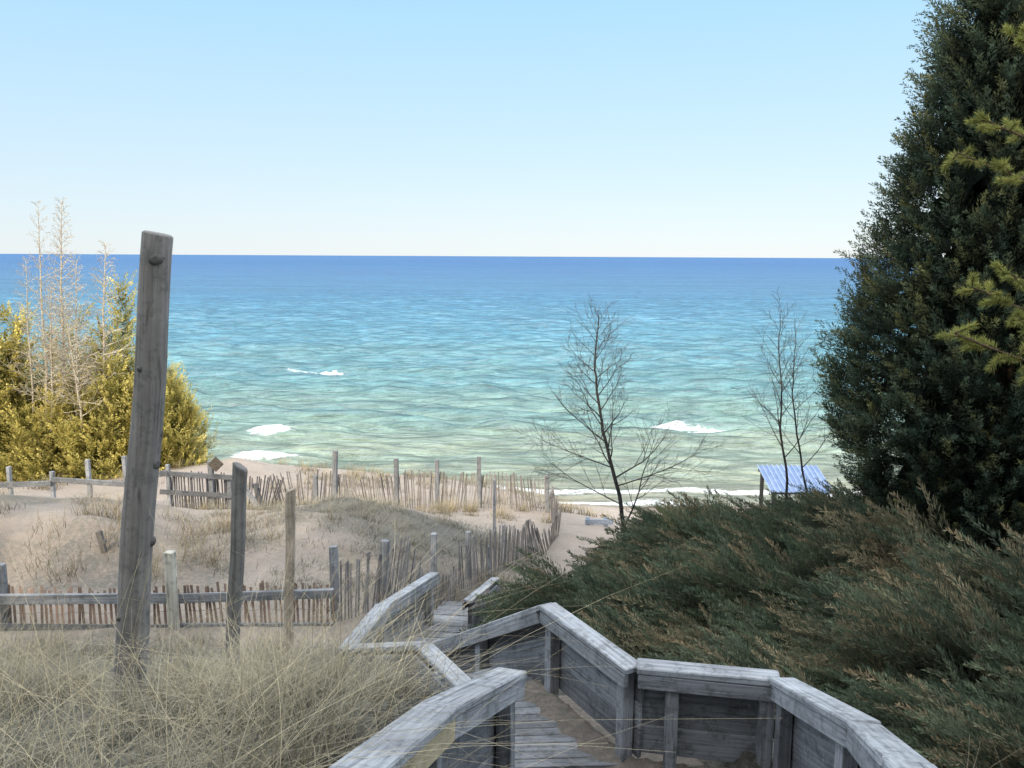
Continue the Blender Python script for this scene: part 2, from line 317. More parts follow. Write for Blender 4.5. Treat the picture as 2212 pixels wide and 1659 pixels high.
def crown(name,h,prof,np_,nl,leafL,leafW,plL,cA,cB,tip,seed,up=.7,z0=0.0,lump=.18,inner=700,tippow=2.0,base0=.45,wide=.16,tops=(),rmin=.72,curve=.15,spread=.7):
    r=np.random.default_rng(seed); tz=r.uniform(0,1,np_*5); rad=prof(tz); keep=r.uniform(0,rad.max(),np_*5)<rad+.08; tz=tz[keep][:np_]; n=len(tz)
    ph=r.uniform(0,2*math.pi,n); rad=prof(tz)
    lob=1+lump*(np.sin(3*ph+tz*9+seed)+np.sin(7*ph-tz*23)*.6+np.sin(5*ph+tz*41)*.5+.5*np.sin(11*ph+tz*67))
    rr=rad*lob*r.uniform(rmin,1.0,n)
    O=np.stack([rr*np.cos(ph),rr*np.sin(ph),z0+tz*h],1)
    if tops:   # several leaders: pull upper foliage toward separate tips
        k=r.integers(0,len(tops),n); T=np.array(tops)[k]; f=np.clip((tz-.30)/.5,0,1)[:,None]; O[:,:2]=O[:,:2]*(1-.5*f)+T[:,:2]*f; O[:,2]=z0+tz*h*(1-f[:,0]+f[:,0]*T[:,2])
    D=nrm(np.stack([np.cos(ph)*(1-up*.6),np.sin(ph)*(1-up*.6),np.full(n,up)],1)+r.normal(size=(n,3))*.22)
    V,C=plumes(O-D*plL*.4,D,plL*r.uniform(.6,1.3,n),nl,leafL,leafW,cA,cB,tip,r,tipamt=r.uniform(0,1,n)**tippow,base0=base0,wide=wide,curve=curve,spread=spread)
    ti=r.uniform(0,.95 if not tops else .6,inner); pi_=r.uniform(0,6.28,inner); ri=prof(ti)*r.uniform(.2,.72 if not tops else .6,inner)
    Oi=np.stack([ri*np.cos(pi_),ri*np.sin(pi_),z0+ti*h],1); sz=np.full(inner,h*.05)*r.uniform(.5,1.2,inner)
    Vi,Ci=kite(Oi,nrm(r.normal(size=(inner,3))),sz,sz*.8,np.tile(np.array(cA)*.35,(inner,1)),r)  # dark inner leaves, crown interior shade put into their colour
    return quads(name,np.vstack([V,Vi]),np.vstack([C,Ci]),LEAF)
def plant_tree(name,loc,cm,label,cat,trunk_h,tr,scale=1,rotz=0,group=None,tmat=TRUNK,sx=1.0):
    e=thing(name,loc,label,cat,group)
    mb=MB(); k=8; mb.tube([(.05*math.sin(i*1.3)*scale,.04*math.cos(i)*scale,-.3+(trunk_h+.3)*i/k) for i in range(k+1)],[tr*(1-.85*i/k) for i in range(k+1)],8,noise=.06)
    for i in range(10):
        a=i*2.4; z=trunk_h*(.15+.07*i); rr=trunk_h*.13*(1-.06*i)
        mb.tube([(0,0,z),(rr*.5*math.cos(a),rr*.5*math.sin(a),z+rr*.3),(rr*math.cos(a),rr*math.sin(a),z+rr*.8)],[tr*.35,tr*.25,tr*.08],5)
    tk=mb.obj("trunk",tmat,None,smooth=True); tk.parent=e
    c=bpy.data.objects.new("crown",cm); COL.objects.link(c); c.parent=e; c.scale=(scale*sx,scale*sx,scale); c.rotation_euler=(0,0,rotz)
    return e
# big arborvitae
prof_big=lambda t: 2.74*np.clip(1-t,0,1)**.57*np.clip(.50+2.2*t,0,1)
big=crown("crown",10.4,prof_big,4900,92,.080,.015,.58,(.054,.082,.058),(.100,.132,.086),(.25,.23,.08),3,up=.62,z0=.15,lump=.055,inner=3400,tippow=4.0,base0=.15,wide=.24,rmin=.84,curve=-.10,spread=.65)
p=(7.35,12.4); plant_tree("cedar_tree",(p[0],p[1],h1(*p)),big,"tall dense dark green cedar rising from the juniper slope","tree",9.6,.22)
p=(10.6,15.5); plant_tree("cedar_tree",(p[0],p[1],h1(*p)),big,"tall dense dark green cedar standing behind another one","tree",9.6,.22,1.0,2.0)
# golden cedars on the dune
prof_s=lambda t: 1.5*np.clip(1-t,0,1)**.55*np.clip(.8+2*t,0,1)
GA,GB,GT=(.27,.265,.07),(.54,.46,.12),(.80,.67,.24)
sm=[crown("crown",5.0,prof_s,640,54,.12,.032,.72,GA,GB,GT,20+i,up=.6,z0=.1,lump=.34,inner=260,tippow=.7,base0=.4,wide=.22,tops=tp) for i,tp in enumerate([[(-.7,0,1.0),(.65,.2,.82),(0,-.6,.66)],[(.3,.1,1.0),(-.9,.1,.66),(.9,-.3,.56),(0,.7,.8)],[(0,0,1.0),(.7,.3,.6),(-.6,-.4,.75)]])]
for k,(a,y,s,sx_) in enumerate([(-40,27,1.38,1.1),(50,27.2,1.12,1.0),(130,28.9,1.05,.8),(236,28.2,1.36,.75),(165,26.4,.72,1.3),(340,28.4,1.04,.85),(392,27.6,.72,.85),(290,27,.95,1.0),(-130,28,1.3,1),(-230,27,1.2,1),(20,30,1.0,1),(225,26.2,.66,1.2),(95,25.9,.58,1.3)]):
    x=S(a,1000,y).x; plant_tree("cedar_tree",(x,y,h1(x,y)-.1),sm[k%3],"bushy golden green cedar in low sun on the dune","tree",4.2*s,.11*s,s,k*1.3,"cedars clumped on the dune",sx=sx_)
# ------------------------------------------------------------ branching
def grow(mb,p,d,L,r,depth,R,lift,nk,seg=5,ang=.8,mind=.0035,sides=5):
    pts=[p];rad=[r];dd=d.copy()
    for i in range(seg):
        dd=(dd+Vector((R.uniform(-.16,.16),R.uniform(-.16,.16),R.uniform(-.1,.1)+lift))).normalized()
        pts.append(pts[-1]+dd*(L/seg)); rad.append(max(r*(1-.8*(i+1)/seg),mind))
    mb.tube(pts,rad,sides if depth>1 else 3,cap=False)
    if depth<=0: return
    for i in range(nk):
        f=.18+.8*(i+R.random())/nk; k=min(int(f*seg),seg-1); q=pts[k].lerp(pts[k+1],f*seg-k)
        base=(pts[k+1]-pts[k]).normalized(); ax=Vector((R.gauss(0,1),R.gauss(0,1),R.gauss(0,1))); ax=(ax-base*ax.dot(base)).normalized()
        a=ang*R.uniform(.7,1.2); nd=(base*math.cos(a)+ax*math.sin(a)).normalized()
        grow(mb,q,nd,L*R.uniform(.38,.6)*(1.15-.5*f),max(rad[k]*.6,mind),depth-1,R,lift,max(nk-2,3),4,ang,mind,sides=4)
def baretree(name,trunk,r0,seed,L0,L1,nb,label,mat=BARK,ang=.95,lift=.07,depth=2,nk=6,fmin=.22,cat="tree",group=None,extra=(),mind=.0028):
    R=random.Random(seed); e=thing(name,trunk[0],label,cat,group); mb=MB(); ml=MB()
    P=[]; 
    for a,b in zip(trunk[:-1],trunk[1:]):
        for k in range(4): P.append(a.lerp(b,k/4)+Vector((R.uniform(-.012,.012),R.uniform(-.01,.01),0)))
    P.append(trunk[-1]); n=len(P); rad=[r0*(1-.9*(i/(n-1))**.9)+.003 for i in range(n)]; mb.tube(P,rad,8,noise=.04)
    for i in range(nb):
        f=fmin+(1-fmin)*((i+.5)/nb)**.85; k=min(int(f*(n-1)),n-2); q=P[k].lerp(P[k+1],f*(n-1)-k); base=(P[k+1]-P[k]).normalized()
        th=i*2.4+R.uniform(-.4,.4); ax=Vector((math.cos(th),math.sin(th)*.9,0)); a=ang*R.uniform(.8,1.15)*(1-.35*f)
        dp=depth if f<.72 else max(depth-1,1)
        nd=(base*math.cos(a)+ax*math.sin(a)).normalized(); grow(ml,q,nd,(L0*(1-f)+L1*f)*R.uniform(.75,1.15),rad[k]*.5,dp,R,lift,nk,mind=mind)
    for st in extra: 
        grow(ml,st[0],st[1],st[2],st[3],depth,R,lift,nk+2,mind=mind)
    t_=mb.obj("trunk",mat,e,smooth=True); l_=ml.obj("crown",mat,e); return e
y=14.2
tr=[S(a,b,y) for a,b in ((1354,1185),(1342,1090),(1322,1010),(1302,930),(1290,850),(1284,780),(1290,725),(1293,680))]
baretree("bare_tree",tr,.038,3,1.65,.40,28,"leafless young tree with spreading twiggy branches among junipers",ang=1.1,nk=7,lift=.06,mind=.0025,extra=[(tr[0].lerp(tr[1],.5),Vector((.5,0,.8)).normalized(),1.7,.018),(tr[1],Vector((-.8,.1,.45)).normalized(),1.7,.013),(tr[1].lerp(tr[2],.5),Vector((.85,-.2,.3)).normalized(),1.7,.013),(tr[2],Vector((-.9,-.1,.3)).normalized(),1.5,.012)])
y=16.5; tr=[S(a,b,y) for a,b in ((1702,1120),(1698,1010),(1686,930),(1690,840),(1681,750),(1688,670))]
baretree("bare_tree",tr,.029,8,1.6,.45,21,"slender leafless tree with long ascending twigs",nk=5,depth=2,ang=.95,lift=.07,mind=.0027)
y=16.9; tr=[S(a,b,y) for a,b in ((1750,1110),(1738,1040),(1722,940),(1712,850),(1716,780),(1720,710))]
baretree("bare_tree",tr,.026,9,1.35,.4,17,"slender leafless tree leaning beside another",nk=4,depth=2,ang=.95,lift=.07,mind=.0027)
# dead snags
for k,(a0,b0,a1,b1,y,r0,nb) in enumerate([(92,930,82,435,26.8,.06,40),(122,900,132,435,26.4,.07,90),(150,900,165,560,26.2,.05,55),(205,930,228,525,26.6,.07,60),(60,900,55,560,26.7,.045,36),(180,980,140,640,25.9,.05,70),(100,960,110,620,26.0,.05,70)]):
    A=S(a0,b0,y);B=S(a1,b1,y); A.z=h1(A.x,A.y); baretree("dead_tree",[A,A.lerp(B,.4)+Vector((.1,0,0)),A.lerp(B,.7),B],r0,30+k,1.5,.22,nb,"grey dead conifer snag with bare brittle branches",mat=DEAD,ang=1.4,lift=-.01,depth=1,nk=7,fmin=.28,group="dead snags among the dune cedars",mind=.0046)
# ------------------------------------------------------------ junipers
def shrub(seed,brown):
    r=np.random.default_rng(seed); n=185
    ph=r.uniform(0,6.28,n); el_=np.arcsin(r.uniform(.02,1,n)); 
    dirv=np.stack([np.cos(ph)*np.cos(el_),np.sin(ph)*np.cos(el_),np.sin(el_)*.75],1)
    O=dirv*np.array([.80,.80,.60])*r.uniform(.15,.72,(n,1)); O[:,2]+=.02
    D=nrm(dirv*.40+np.array([-.80,-.02,.36])+r.normal(size=(n,3))*.11)
    ta=np.where(r.uniform(0,1,n)<brown,r.uniform(.4,.9,n),r.uniform(0,.16,n))
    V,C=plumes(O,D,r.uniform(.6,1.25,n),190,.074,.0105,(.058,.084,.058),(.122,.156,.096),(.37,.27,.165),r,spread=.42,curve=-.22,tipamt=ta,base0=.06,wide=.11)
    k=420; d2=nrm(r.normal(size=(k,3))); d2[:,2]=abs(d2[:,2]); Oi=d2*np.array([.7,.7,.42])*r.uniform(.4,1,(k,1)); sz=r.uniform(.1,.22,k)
    Vi,Ci=kite(Oi,nrm(r.normal(size=(k,3))),sz,sz*.6,np.tile([.013,.018,.014],(k,1)),r)  # near-black leaves inside the shrub, its interior shade as colour
    return quads("juniper_shrub",np.vstack([V,Vi]),np.vstack([C,Ci]),LEAF)
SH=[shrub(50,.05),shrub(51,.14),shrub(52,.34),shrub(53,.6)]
R=random.Random(4); lx=lambda y: float(np.interp(y,[2.5,4.2,5.2,5.8,6.4,7.2,8,9,10,12,14,15.5,17.5],[2.65,2.9,2.75,2.05,1.6,1.2,.95,.7,.8,1.3,2.35,3.4,4.2]))
y=2.7
while y<17.8:
    st=.90 if y<8 else 1.12
    x=lx(y)+R.uniform(0,.15)
    while x<.64*y+1.9:
        xx=x+R.uniform(-.15,.15); yy=y+R.uniform(-.25,.25)
        br=.38+.42*math.sin(xx*1.1+yy*.7)*math.cos(yy*.9-xx*.4)+R.uniform(-.2,.2)+(.32 if (yy<6.5 or xx>yy*.45) else 0)
        k=0 if br<.35 else (1 if br<.55 else (2 if br<.85 else 3))
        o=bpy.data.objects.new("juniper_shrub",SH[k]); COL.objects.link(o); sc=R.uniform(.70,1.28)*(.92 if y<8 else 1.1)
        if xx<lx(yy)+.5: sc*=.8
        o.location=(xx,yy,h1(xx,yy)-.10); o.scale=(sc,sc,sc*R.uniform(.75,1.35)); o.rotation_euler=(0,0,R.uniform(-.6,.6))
        o["label"]="spreading dark juniper shrub with rusty brown feathery tips" if k>1 else "spreading dark green juniper shrub on the slope"; o["category"]="shrub"; o["group"]="junipers covering the slope"
        x+=st*R.uniform(.85,1.15)
    y+=st*.9
# ------------------------------------------------------------ grass
def blades(N_,x,y,hh,lean,wd,c1,c2,r,seg=4):
    z=H(x,y)-.02; th=r.uniform(0,6.28,N_); ln=lean*r.uniform(.2,1.4,N_)*hh; dx=np.cos(th)*ln+.12*hh; dy=np.sin(th)*ln
    bx=r.normal(0,.12,N_)*hh; pa=th+1.57+r.uniform(-.6,.6,N_); sx=np.cos(pa); sy=np.sin(pa); mixv=r.uniform(0,1,(N_,1)); c=np.array(c1)*(1-mixv)+np.array(c2)*mixv
    V=[];C=[]
    for k in range(seg+1):
        s=k/seg; px=x+dx*s**1.8+bx*math.sin(s*3.1); py=y+dy*s**1.8; pz=z+hh*(s-.34*s*s*np.minimum(ln/hh,1.6)); w_=wd*(1-.85*s)
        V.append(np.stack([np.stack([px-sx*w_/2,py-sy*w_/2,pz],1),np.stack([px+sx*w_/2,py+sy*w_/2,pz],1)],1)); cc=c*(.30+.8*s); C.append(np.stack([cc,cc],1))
    V=np.stack(V,1).reshape(-1,3); C=np.stack(C,1).reshape(-1,3); per=(seg+1)*2; b0=np.arange(N_)[:,None]*per+np.arange(seg)[None,:]*2
    F=np.stack([b0,b0+1,b0+3,b0+2],-1).reshape(-1,4); return V,C,F
def grassobj(name,parts):
    Vs,Cs,Fs=[],[],[];o_=0
    for V,C,F in parts: Vs.append(V);Cs.append(C);Fs.append(F+o_);o_+=len(V)
    me=npmesh(name,np.vstack(Vs),np.vstack(Fs),GRASSM,np.vstack(Cs)); o=bpy.data.objects.new(name,me); COL.objects.link(o); o["kind"]="stuff"; o["label"]="dry straw coloured beach grass growing in dune sand"; o["category"]="grass"; return o
rg=np.random.default_rng(77)
def clumps(nc,per,x0,x1,y0,y1,rad,cond=None):
    cx=rg.uniform(x0,x1,nc); cy=rg.uniform(y0,y1,nc)
    if cond is not None: k=cond(cx,cy); cx=cx[k]; cy=cy[k]
    x=np.repeat(cx,per)+rg.normal(0,rad,len(cx)*per); y=np.repeat(cy,per)+rg.normal(0,rad,len(cy)*per)
    D,_=pathdist(x,y); k=D>np.where(y<4.9,1.0,.72); return x[k],y[k]
cf=lambda a,b:(a>-.75*b-1.2)&(a<np.interp(b,[1,3,4.5,5,6,7,8.7],[-.55,-.25,-.35,-.6,-1.35,-2.0,-2.4]))
hsc=lambda x,y:np.interp(y,[1,4,6,9],[.95,.86,.66,.45])*np.clip(1+.85*fbm(x,y,2.8),.25,1.6)
x,y=clumps(640,44,-6.5,.2,1.2,8.6,.09,cf)
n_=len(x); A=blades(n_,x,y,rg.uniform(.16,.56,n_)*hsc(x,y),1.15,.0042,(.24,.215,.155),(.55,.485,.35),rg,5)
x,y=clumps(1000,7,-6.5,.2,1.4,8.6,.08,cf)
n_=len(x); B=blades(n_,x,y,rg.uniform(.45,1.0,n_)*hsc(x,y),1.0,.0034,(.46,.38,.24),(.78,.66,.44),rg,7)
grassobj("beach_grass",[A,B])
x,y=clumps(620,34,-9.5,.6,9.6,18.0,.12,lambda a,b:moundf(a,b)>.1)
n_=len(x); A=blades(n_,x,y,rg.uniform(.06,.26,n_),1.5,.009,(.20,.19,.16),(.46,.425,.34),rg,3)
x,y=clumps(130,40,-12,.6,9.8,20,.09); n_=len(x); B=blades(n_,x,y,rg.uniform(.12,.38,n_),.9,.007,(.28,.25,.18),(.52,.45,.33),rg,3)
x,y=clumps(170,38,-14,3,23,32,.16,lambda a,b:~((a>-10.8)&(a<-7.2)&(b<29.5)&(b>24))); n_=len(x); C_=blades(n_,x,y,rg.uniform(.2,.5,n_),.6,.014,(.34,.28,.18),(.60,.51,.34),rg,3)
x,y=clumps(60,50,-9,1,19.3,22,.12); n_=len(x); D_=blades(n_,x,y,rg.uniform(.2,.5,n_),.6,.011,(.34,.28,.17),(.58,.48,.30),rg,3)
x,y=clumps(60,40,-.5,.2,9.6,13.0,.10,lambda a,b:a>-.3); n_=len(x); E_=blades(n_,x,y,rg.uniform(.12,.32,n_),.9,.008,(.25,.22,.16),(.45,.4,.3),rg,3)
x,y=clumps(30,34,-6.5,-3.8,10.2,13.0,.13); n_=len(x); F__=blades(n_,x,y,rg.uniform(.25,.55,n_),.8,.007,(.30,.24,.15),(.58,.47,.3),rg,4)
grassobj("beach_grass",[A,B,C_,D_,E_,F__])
x,y=clumps(30,20,1.9,3.4,2.0,3.6,.12); n_=len(x)
if n_: grassobj("beach_grass",[blades(n_,x,y,rg.uniform(.3,.65,n_),.9,.0035,(.3,.26,.18),(.55,.48,.33),rg,5)])
# ------------------------------------------------------------ standalone posts
def logpost(name,A,B,r0,r1,label,sides=14,noise=.05,mat=WOODL,knots=(),slant=.02,seg=26,col=1.0,wob=.004,smooth=False):
    A=Vector(A);B=Vector(B); mb=MB(); 
    P=[A.lerp(B,i/seg)+Vector((wob*math.sin(i*.45),wob*.6*math.sin(i*.37),0)) for i in range(seg+1)]; P[-1]=P[-2].lerp(P[-1],.999); rd=[r0+(r1-r0)*i/seg for i in range(seg+1)]
    up=(B-A).normalized()
    for dz,k in ((.006,.95),(.012,.84)): P.append(P[seg]+up*dz); rd.append(r1*k)
    mb.tube(P,rd,sides,col,noise=noise)
    for v in range(seg*sides,(seg+3)*sides):
        q=mb.v[v]; mb.v[v]=(q[0],q[1],q[2]-slant*(q[0]-B.x)/r1)
    for f,a,rr in knots:
        c_=A.lerp(B,f); d=Vector((math.cos(a),math.sin(a),0)); R0=r0+(r1-r0)*f
        mb.tube([c_+d*R0*.6,c_+d*(R0+.003),c_+d*(R0+.010)],[rr*1.6,rr,rr*.5],9,.55,noise=.1)
    o=mb.obj(name,mat,smooth=smooth)
    if smooth:
        for p in o.data.polygons:
            if len(p.vertices)>4: p.use_smooth=False
    o["label"]=label; o["category"]="post"; return o
A=S(268,1540,4.6); A.z=h1(A.x,A.y)-.15
logpost("wooden_post",A,S(343,508,4.6),.094,.078,"tall weathered grey log post leaning in dry grass",28,.022,knots=((.62,0.1,.025),(.56,-.2,.03),(.4,.1,.025),(.955,-1.3,.03),(.25,-2.2,.016),(.75,-1.9,.014)),slant=.006,wob=.007,smooth=True)
A=S(495,1530,5.8); A.z=h1(A.x,A.y)-.15
logpost("wooden_post",A,S(520,1010,5.8),.058,.05,"rough splintered brown post in dry grass",10,.09,slant=.025,col=.75)
A=S(622,1470,7.5); A.z=h1(A.x,A.y)-.1
logpost("wooden_post",A,S(628,1060,7.5),.052,.044,"sunlit rough wooden post by the sand fence",9,.10,slant=-.02,col=(1.6,1.4,1.15))  # bright warm tint puts the sunlight into this post's colour
# ------------------------------------------------------------ fences
def post(e,x,y,top,wd=.09,lean=(0,0),col=1.0,mat=WOOD,label=None):
    z=h1(x,y); mb=MB(); mb.board((x,y,z-.3),(x+lean[0],y+lean[1],z+top),wd,wd*.9,up=(0.15,1,0),col=col,jit=.006)
    o=mb.obj("post",mat,e,bevel=.005)
    if label: o["label"]=label
def snow(e,line,hgt,lean=(0,0),leanf=None,sp=.072,col=(1,1,1),sink=.1,zadj=0,jit=.03,sw=.032):
    pts=[Vector((a,b,0)) for a,b in line]; mb=MB(); acc=0; tops=[]
    Ls=[(b-a).length for a,b in zip(pts[:-1],pts[1:])]; tot=sum(Ls); s=0
    wl=[[],[],[]]
    while s<tot:
        q=s;i=0
        while q>Ls[i]: q-=Ls[i]; i+=1
        d=(pts[i+1]-pts[i]).normalized(); p=pts[i]+d*q; z=h1(p.x,p.y)+zadj; nn=Vector((-d.y,d.x,0))
        ln=leanf(s/tot) if leanf else 0.0
        ln+=random.gauss(0,jit); out=.06*math.sin(s*1.7)+random.gauss(0,jit*.4); hh=hgt*random.uniform(.9,1.05)*(1+.05*math.sin(s*2.3))
        b0=Vector((p.x,p.y,z-sink)); t0=b0+d*(ln*hh)+nn*(out*hh)+Vector((0,0,math.sqrt(max(1-ln*ln,.1))*hh+sink))
        v=random.uniform(.6,1.25); mb.board(b0,t0,sw,.009,up=nn,col=(v*col[0],v*col[1],v*col[2]))
        for k,f in enumerate((.2,.52,.85)): wl[k].append(b0.lerp(t0,f)-nn*.008)
        s+=sp*random.uniform(.85,1.2)
    mb.obj("slat_panel",WOODS,e)
    wb=MB()
    for k in wl: wb.tube(k[::2]+[k[-1]],[.0025]*(len(k[::2])+1),4)
    wb.obj("wire",METAL,e)
m,t,b=newmat("rusty_wire",.5,.5); n1=N(t,"ShaderNodeTexNoise",Scale=30.0); t.links.new(ramp(t,n1.outputs[0],[(.4,(.10,.07,.05)),(.6,(.25,.22,.2))]),b.inputs["Base Color"]); METAL=m
X_=lambda a,y:S(a,1090,y).x
# far slat fence
line=[(X_(600,20.8),20.8),(X_(727,21.3),21.3),(X_(860,21.8),21.8),(X_(945,22.1),22.1),(X_(1035,22.4),22.4),(X_(1110,22.5),22.5),(X_(1186,22),22)]
e=thing("sand_fence",(line[0][0],line[0][1],h1(*line[0])),"long sagging wooden slat sand fence with tall posts on the dune","fence")
snow(e,line,1.0,leanf=lambda f:-.25*math.exp(-((f-.03)/.06)**2)-.2*math.exp(-((f-.28)/.05)**2)+.12*math.sin(f*12),col=(.92,.93,.97),jit=.05,sp=.060)
for a,y,tp,ln in ((684,21.1,.95,0),(722,21.3,1.6,.08),(858,21.8,1.4,0),(945,22.1,1.35,0),(1035,22.4,1.45,0),(1183,22,1.05,-.03)): post(e,X_(a,y),y-.06,tp,.11,(ln,0),.75)
ld=[(X_(370,19.6),19.6),(X_(470,20.0),20.0),(X_(592,20.5),20.5)]
e=thing("sand_fence",(ld[0][0],ld[0][1],h1(*ld[0])),"dark weathered slat sand fence section with a fallen brace","fence")
snow(e,ld,.98,leanf=lambda f:.35*max(0,f-.7)/.3,col=(.42,.44,.52),jit=.03,sp=.050)
for a,y,tp,ln in ((461,20.0,1.35,0),(575,20.6,.75,-.25),(500,20.1,.95,0)): post(e,X_(a,y),y-.06,tp,.11,(ln,0),.7)
for b0_ in (1022,1062): 
    mb=MB(); mb.board(S(345,b0_,19.5),S(505,b0_+10,19.9),.035,.12,col=.5,jit=.008); mb.obj("rail",WOOD,e,bevel=.004)
mb=MB(); mb.board(S(520,1040,19.8),S(572,1118,19.7),.12,.035,up=(0,-1,0),col=.8,jit=.006); mb.obj("brace",WOOD,e)
# returning fence down to the stairs
pr=[(1186,22),(1192,19.5),(1205,17.5),(1180,16),(1125,14.4),(1065,13),(1005,12.2),(945,11.4),(880,10.6),(800,9.9),(722,9.3)]
line=[]
for a,y in pr:
    line.append((S(a,np.interp(y,[9,22],[1350,1100]),y).x,y))
line[0]=(line[0][0]+.05,21.9)
e=thing("sand_fence",(line[5][0],line[5][1],h1(*line[5])),"wooden slat sand fence leaning along the sandy path to the beach","fence")
snow(e,line,.78,leanf=lambda f:(-.10+.75*math.exp(-((f-.42)/.13)**2)+.12*math.sin(f*20)),col=(.95,.95,1.0),jit=.06,sw=.025,sp=.060)
for a,b,y,wd,c in ((720,1180,9.5,.085,1.0),(832,1168,10.4,.11,.75),(937,1152,11.7,.085,.9),(1011,1148,12.6,.075,.9),(1057,1180,12.9,.05,1.0),(1088,1133,14,.06,.8),(1068,1036,15.6,.05,1.1)):
    q=S(a,b,y); post(e,q.x,q.y,q.z-h1(q.x,q.y),wd,(.0,0),c)
# near slat + rail fence
e=thing("sand_fence",(S(300,1350,9).x,9,h1(S(300,1350,9).x,9)),"rail and slat sand fence half buried behind dry grass","fence")
l0=S(-160,1285,9.0); l1=S(375,1282,9.05); l2=S(722,1272,9.25); m0=S(-160,1345,9.0); m1=S(375,1348,9.05); m2=S(722,1346,9.25)
for a,b_ in ((l0,l1),(l1,l2)):
    mb=MB(); mb.board(a+Vector((0,-.07,-.03)),b_+Vector((0,-.07,-.03)),.03,.12,col=.85,jit=.012); mb.obj("rail",WOOD,e,bevel=.004)
for a,b_ in ((m0,m1),(m1,m2)):
    mb=MB(); mb.board(a+Vector((0,-.07,-.03)),b_+Vector((0,-.07,-.03)),.03,.13,col=.6,jit=.012); mb.obj("rail",WOOD,e,bevel=.004)
snow(e,[(l0.x,9.02),(l1.x,9.07),(l2.x,9.27)],.48,sp=.058,col=(1.25,.98,.85),jit=.05,sink=.15,sw=.028)
for a,b,y,wd,c,mt in ((8,1215,9.1,.08,.7,WOOD),(370,1190,8.95,.095,1.05,WOOD),(-150,1210,9.05,.08,.8,WOOD)):
    q=S(a,b,y); post(e,q.x,q.y-.05,q.z-h1(q.x,q.y),wd,(0,0),(1.75,1.6,1.3) if a==370 else c,mt,"pale post" if a==370 else None)  # pale post, with sunlight put into its warm bright tint
# lone short stub in dune
q=S(235,1250,11); mb=MB(); mb.board((q.x,q.y,h1(q.x,q.y)-.2),(q.x-.09,q.y,h1(q.x,q.y)+.30),.06,.05,up=(0,1,0),col=.6,jit=.01); mb.tube([(q.x-.03,q.y-.03,h1(q.x,q.y)+.15),(q.x-.03,q.y+.03,h1(q.x,q.y)+.15)],[.03,.03],5,.5); o=mb.obj("stub_post",WOODL); o["label"]="short leaning weathered stub in sand"; o["category"]="post"
# far rail fence
e=thing("rail_fence",(X_(190,20),20,h1(X_(190,20),20)),"low grey post and rail fence behind the dune crest","fence")
for a,b,y in ((-90,1012,20.3),(18,1008,20.2),(110,1018,20.1),(190,993,20),(270,985,19.9),(362,1003,19.6)):
    q=S(a,b,y); post(e,q.x,q.y,q.z-h1(q.x,q.y),.095,(random.uniform(-.03,.03),0),.95)
for a,b,y,a2,b2,y2 in ((-120,1052,20.3,110,1044,20.1),(110,1036,20.1,270,1046,19.9),(270,1040,19.9,362,1022,19.6)):
    mb=MB(); mb.board(S(a,b,y-.08),S(a2,b2,y2-.08),.035,.13,col=.6,jit=.008); mb.obj("rail",WOOD,e,bevel=.004)
# diamond trail sign
q=S(466,1003,19.8); m,t,b=newmat("sign_brown",.6,.3); n1=N(t,"ShaderNodeTexNoise",Scale=12.0); t.links.new(ramp(t,n1.outputs[0],[(.4,(.05,.045,.04)),(.6,(.11,.09,.07))]),b.inputs["Base Color"])
mb=MB(); s_=.10; mb.board(q+Vector((-s_,0,-s_)),q+Vector((s_,0,s_)),.27,.012,up=(0,-1,0)); mb.tube([q+Vector((0,-.02,.12)),q+Vector((0,.0,.12))],[.012,.012],6); mb.tube([q+Vector((0,-.02,-.12)),q+Vector((0,.0,-.12))],[.012,.012],6)
o=mb.obj("trail_sign",m,bevel=.003); o["label"]="small dark diamond shaped sign fixed to a fence post"; o["category"]="sign"
# ------------------------------------------------------------ stairway
ST=thing("wooden_stairway",(.3,4.8,8.5),"weathered grey boardwalk stairs zigzagging down with plank sided railings","stairs")
def railing(p0,p1,inner,hd=.68,posts=(0,1),mat=WOOD,fascia=True,capw=.165,fmat=None,nb=3,ext=0.0):
    p0=Vector(p0);p1=Vector(p1); d=(p1-p0).normalized(); side=Vector((d.y,-d.x,0)).normalized()
    if side.dot(Vector((inner[0],inner[1],0))-p0)<0: side=-side
    L=(p1-p0).length; mb=MB()
    for k in range(nb):
        zz=-.155-.195*k; o=-side*(.062+random.uniform(0,.010))+Vector((0,0,zz)); mb.board(p0+o+d*.01,p1+o-d*.01,.028,.188,col=random.uniform(.55,.95),jit=.003)
    par=mb.obj("railing",mat,ST,bevel=.004)
    cb=MB(); cb.board(p0-d*ext,p1+d*ext,capw,.042,col=random.uniform(1.0,1.2),jit=.004); o=cb.obj("handrail",mat,par,bevel=.007)
    if fascia:
        fb=MB(); o_=side*.060+Vector((0,0,-.072)); fb.board(p0+o_+d*.01,p1+o_-d*.01,.03,.092,col=random.uniform(.85,1.05),jit=.003); fo=fb.obj("trim_board",fmat or mat,par,bevel=.003)
        if fmat: fo["label"]="pale yellow newer board"
    for f in posts:
        c_=p0+d*(.06+(L-.12)*f); pb=MB(); pb.board(Vector((c_.x,c_.y,c_.z-hd-.15)),Vector((c_.x,c_.y,c_.z-.024)),.085,.085,up=(d.x,d.y,0),col=random.uniform(.75,1.05),jit=.003); pb.obj("post",mat,par,bevel=.004)
